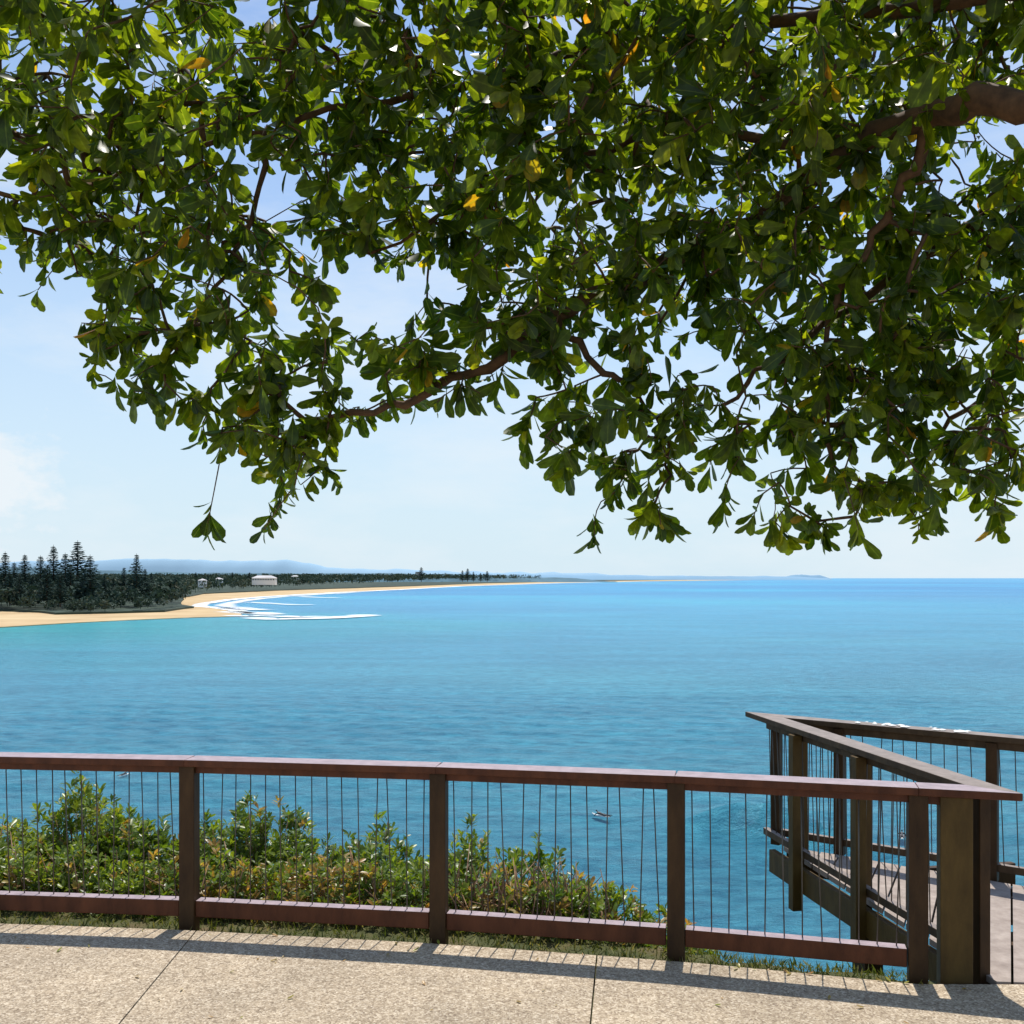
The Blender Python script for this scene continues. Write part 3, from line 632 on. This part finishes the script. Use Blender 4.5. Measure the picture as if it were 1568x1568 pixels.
# ------------------------------------------------------------------ bushes
def bush(x,y,ztop,rx,ry,nro,name='coastal_bush',l0=.035,l1=.072,dead=.03):
    nro=int(nro*1.4); tone=random.uniform(-.1,.15)
    e=empty(name,(0,0,0)); gz=ground_z(x,y); H=max(.35,ztop-gz); B=[];D=[];Nn=[];L_=[];T_=[]; st=[]
    for k in range(nro):
        th=random.uniform(0,2*math.pi); r_=math.sqrt(random.random()); px=x+rx*r_*math.cos(th); py=y+ry*r_*math.sin(th)
        top=gz+H*(1-r_**2.4*.65)*(.86+.36*noise.noise(Vector((px*5,py*5,x)))) ; f_=random.random()**.45
        pz=gz+(top-gz)*f_ if random.random()>.06 else top+random.uniform(0,.09)
        g2=ground_z(px,py); pz=max(pz,g2+.03)
        ax=Vector(((px-x)*.8/rx*.6,(py-y)/ry*.4,1)).normalized()+Vector([random.gauss(0,.25) for _ in range(3)]); ax.normalize()
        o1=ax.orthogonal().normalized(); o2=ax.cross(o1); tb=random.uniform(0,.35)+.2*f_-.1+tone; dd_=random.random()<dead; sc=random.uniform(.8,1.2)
        if k%4==0:
            bx_,by_=x+(px-x)*.35,y+(py-y)*.35; st.append(([(bx_,by_,ground_z(bx_,by_)-.05),((px+bx_)/2,(py+by_)/2,(pz+gz)/2+.03),(px,py,pz)],[.006,.004,.002]))
        for i in range(random.randint(7,11)):
            an=i*2.4; sp_=math.radians(random.uniform(20,75)); rad_=o1*math.cos(an)+o2*math.sin(an)
            B.append((px+rad_.x*.004,py+rad_.y*.004,pz-random.uniform(0,.06))); D.append(ax*math.cos(sp_)+rad_*math.sin(sp_)); Nn.append(ax*math.sin(sp_)-rad_*math.cos(sp_)+Vector([random.gauss(0,.2) for _ in range(3)]))
            L_.append(random.uniform(l0,l1)*sc); T_.append(random.uniform(.93,1) if dd_ else min(.88,max(0,tb+random.uniform(0,.4))))
    L_=np.array(L_)
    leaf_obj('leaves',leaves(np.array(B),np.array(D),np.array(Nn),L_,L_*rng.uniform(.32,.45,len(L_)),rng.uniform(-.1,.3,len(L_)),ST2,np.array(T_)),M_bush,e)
    tubes('stems',st,M_stem,e,4)
for a in [(-3.05,7.0,.56,.45,.5,440),(-3.6,6.8,.22,.5,.6,380),(-2.62,6.9,.32,.36,.5,320),(-2.1,7.0,.32,.38,.5,320),(-1.78,7.1,.42,.42,.5,400),(-1.4,6.8,.14,.38,.5,280),(-1.0,7.0,.34,.42,.5,380),(-.6,6.8,.20,.32,.5,280),(-.33,6.9,.24,.26,.4,240),(.08,6.8,.20,.34,.45,300),(.28,6.8,.16,.34,.4,260),(.52,6.6,-.02,.3,.4,260),(.68,6.3,-.18,.24,.3,170),(-4.6,7.0,.4,.7,.7,350),(-5.8,7.1,.5,.8,.7,350)]: bush(*a,dead=.03)
for x in np.arange(-4.4,.9,.33): 
    bush(float(x),fy(float(x))+.42,-.06+random.uniform(.16,.36) if x<.3 else .0,.28,.26,(110 if not -.4<x<.1 else 45),'groundcover_shrub',.03,.06,.38 if -1.9<x<-1.0 or -.4<x<.2 else .10)
st=[]
for k in range(150):
    x=random.uniform(-.5,.4) if k<110 else random.uniform(-3.6,.6); y=fy(x)+random.uniform(.2,.6); z=ground_z(x,y); h=random.uniform(.15,.42); dx=random.gauss(0,.12)
    st.append(([(x,y,z-.03),(x+dx*.4,y+random.gauss(0,.04),z+h*.5),(x+dx,y+random.gauss(0,.08),z+h)],[.008,.005,.002]))
tubes('dry_twigs',st,M_stem,None,5)
n_=9000; gx_=rng.uniform(-6,2.1,n_); gb=[];gd=[]
for x in gx_:
    y=fy(x)+random.uniform(-.16,.45 if x<.8 else .16); gb.append((x,y,ground_z(x,y)-.005)); gd.append((random.gauss(0,.5),random.gauss(0,.5),1))
gl=rng.uniform(.02,.065,n_)*rng.choice([.6,1,1.2],n_); leaf_obj('grass_verge',leaves(np.array(gb),np.array(gd),rng.normal(size=(n_,3)),gl,gl*.12+.002,rng.uniform(0,.5,n_),[(.4,1)],rng.uniform(0,1,n_)),M_grass,None)
n_=70; gb=np.stack([rng.uniform(-3,2.3,n_),rng.uniform(4.2,5.6,n_),np.full(n_,.004)],1); gb[:,1]=np.minimum(gb[:,1],[fy(x)-.17 for x in gb[:,0]])
gd=rng.normal(size=(n_,3)); gd[:,2]=.05; nn_=np.tile([0,0,1.],(n_,1))+rng.normal(size=(n_,3))*.15; gl=rng.uniform(.012,.045,n_)
leaf_obj('fallen_leaves',leaves(gb,gd,nn_,gl,gl*.4,rng.uniform(-.3,-.1,n_),ST2,rng.uniform(.85,1,n_)),M_bush,None)
for x in (1.2,1.7,2.3,3.0,3.8): bush(x,fy(x)+.9,ground_z(x,fy(x)+.9)+.3,.4,.4,90)

# ------------------------------------------------------------------ surfers
def surfer(x,y,rz,s_=1.0):
    e=empty('surfer',(x,y,SEA+.25)); e.rotation_euler=(0,0,rz); e.scale=(s_,)*3
    V_=[];F_=[];k=12
    for i in range(k+1):
        t=i/k; px=-1.1+2.2*t; w_=.29*max(.02,math.sin(math.pi*min(1,t*.97+.02)))**.6; zr=.16*max(0,(t-.7)/.3)**2
        for sg,zz in ((-1,0),(0,.045),(1,0),(0,-.045)): V_.append((px,sg*w_,zr+zz))
    for i in range(k):
        for q in range(4): F_.append((i*4+q,(i+1)*4+q,(i+1)*4+(q+1)%4,i*4+(q+1)%4))
    F_+=[(0,1,2,3),(k*4+3,k*4+2,k*4+1,k*4)]
    mesh_obj('surfboard',V_,F_,M_white,e,True)
    J_=[((-.35,0,.17),.13),((-.05,0,.19),.13),((.25,0,.26),.15),((.42,0,.36),.06),((.5,0,.43),.05),((.56,0,.49),.1),((.60,0,.54),.09),
       ((.28,.2,.28),.07),((.45,.36,.16),.05),((.6,.42,-.05),.035),((.28,-.2,.28),.07),((.2,-.38,.12),.05),((.05,-.42,-.08),.035),
       ((-.42,.1,.15),.1),((-.8,.12,.13),.07),((-1.2,.13,.14),.045),((-1.38,.14,.12),.03),((-.42,-.1,.15),.1),((-.8,-.12,.14),.07),((-1.2,-.14,.2),.045),((-1.38,-.14,.2),.03)]
    E_=[(0,1),(1,2),(2,3),(3,4),(4,5),(5,6),(2,7),(7,8),(8,9),(2,10),(10,11),(11,12),(0,13),(13,14),(14,15),(15,16),(0,17),(17,18),(18,19),(19,20)]
    me=bpy.data.meshes.new('body'); me.from_pydata([j[0] for j in J_],E_,[]); me.materials.append(M_hair); o=link(bpy.data.objects.new('body',me),e)
    o.modifiers.new('skin','SKIN'); 
    for i,j in enumerate(J_): me.skin_vertices[0].data[i].radius=(j[1],j[1])
    me.skin_vertices[0].data[0].use_root=True
    o.modifiers.new('sub','SUBSURF').levels=1
surfer((920-784)/1506*90,90,2.5,.85); surfer((190-784)/1506*108.6,108.6,1.2,.7); surfer((1381-784)/1506*82.8,82.8,1.2,.8)
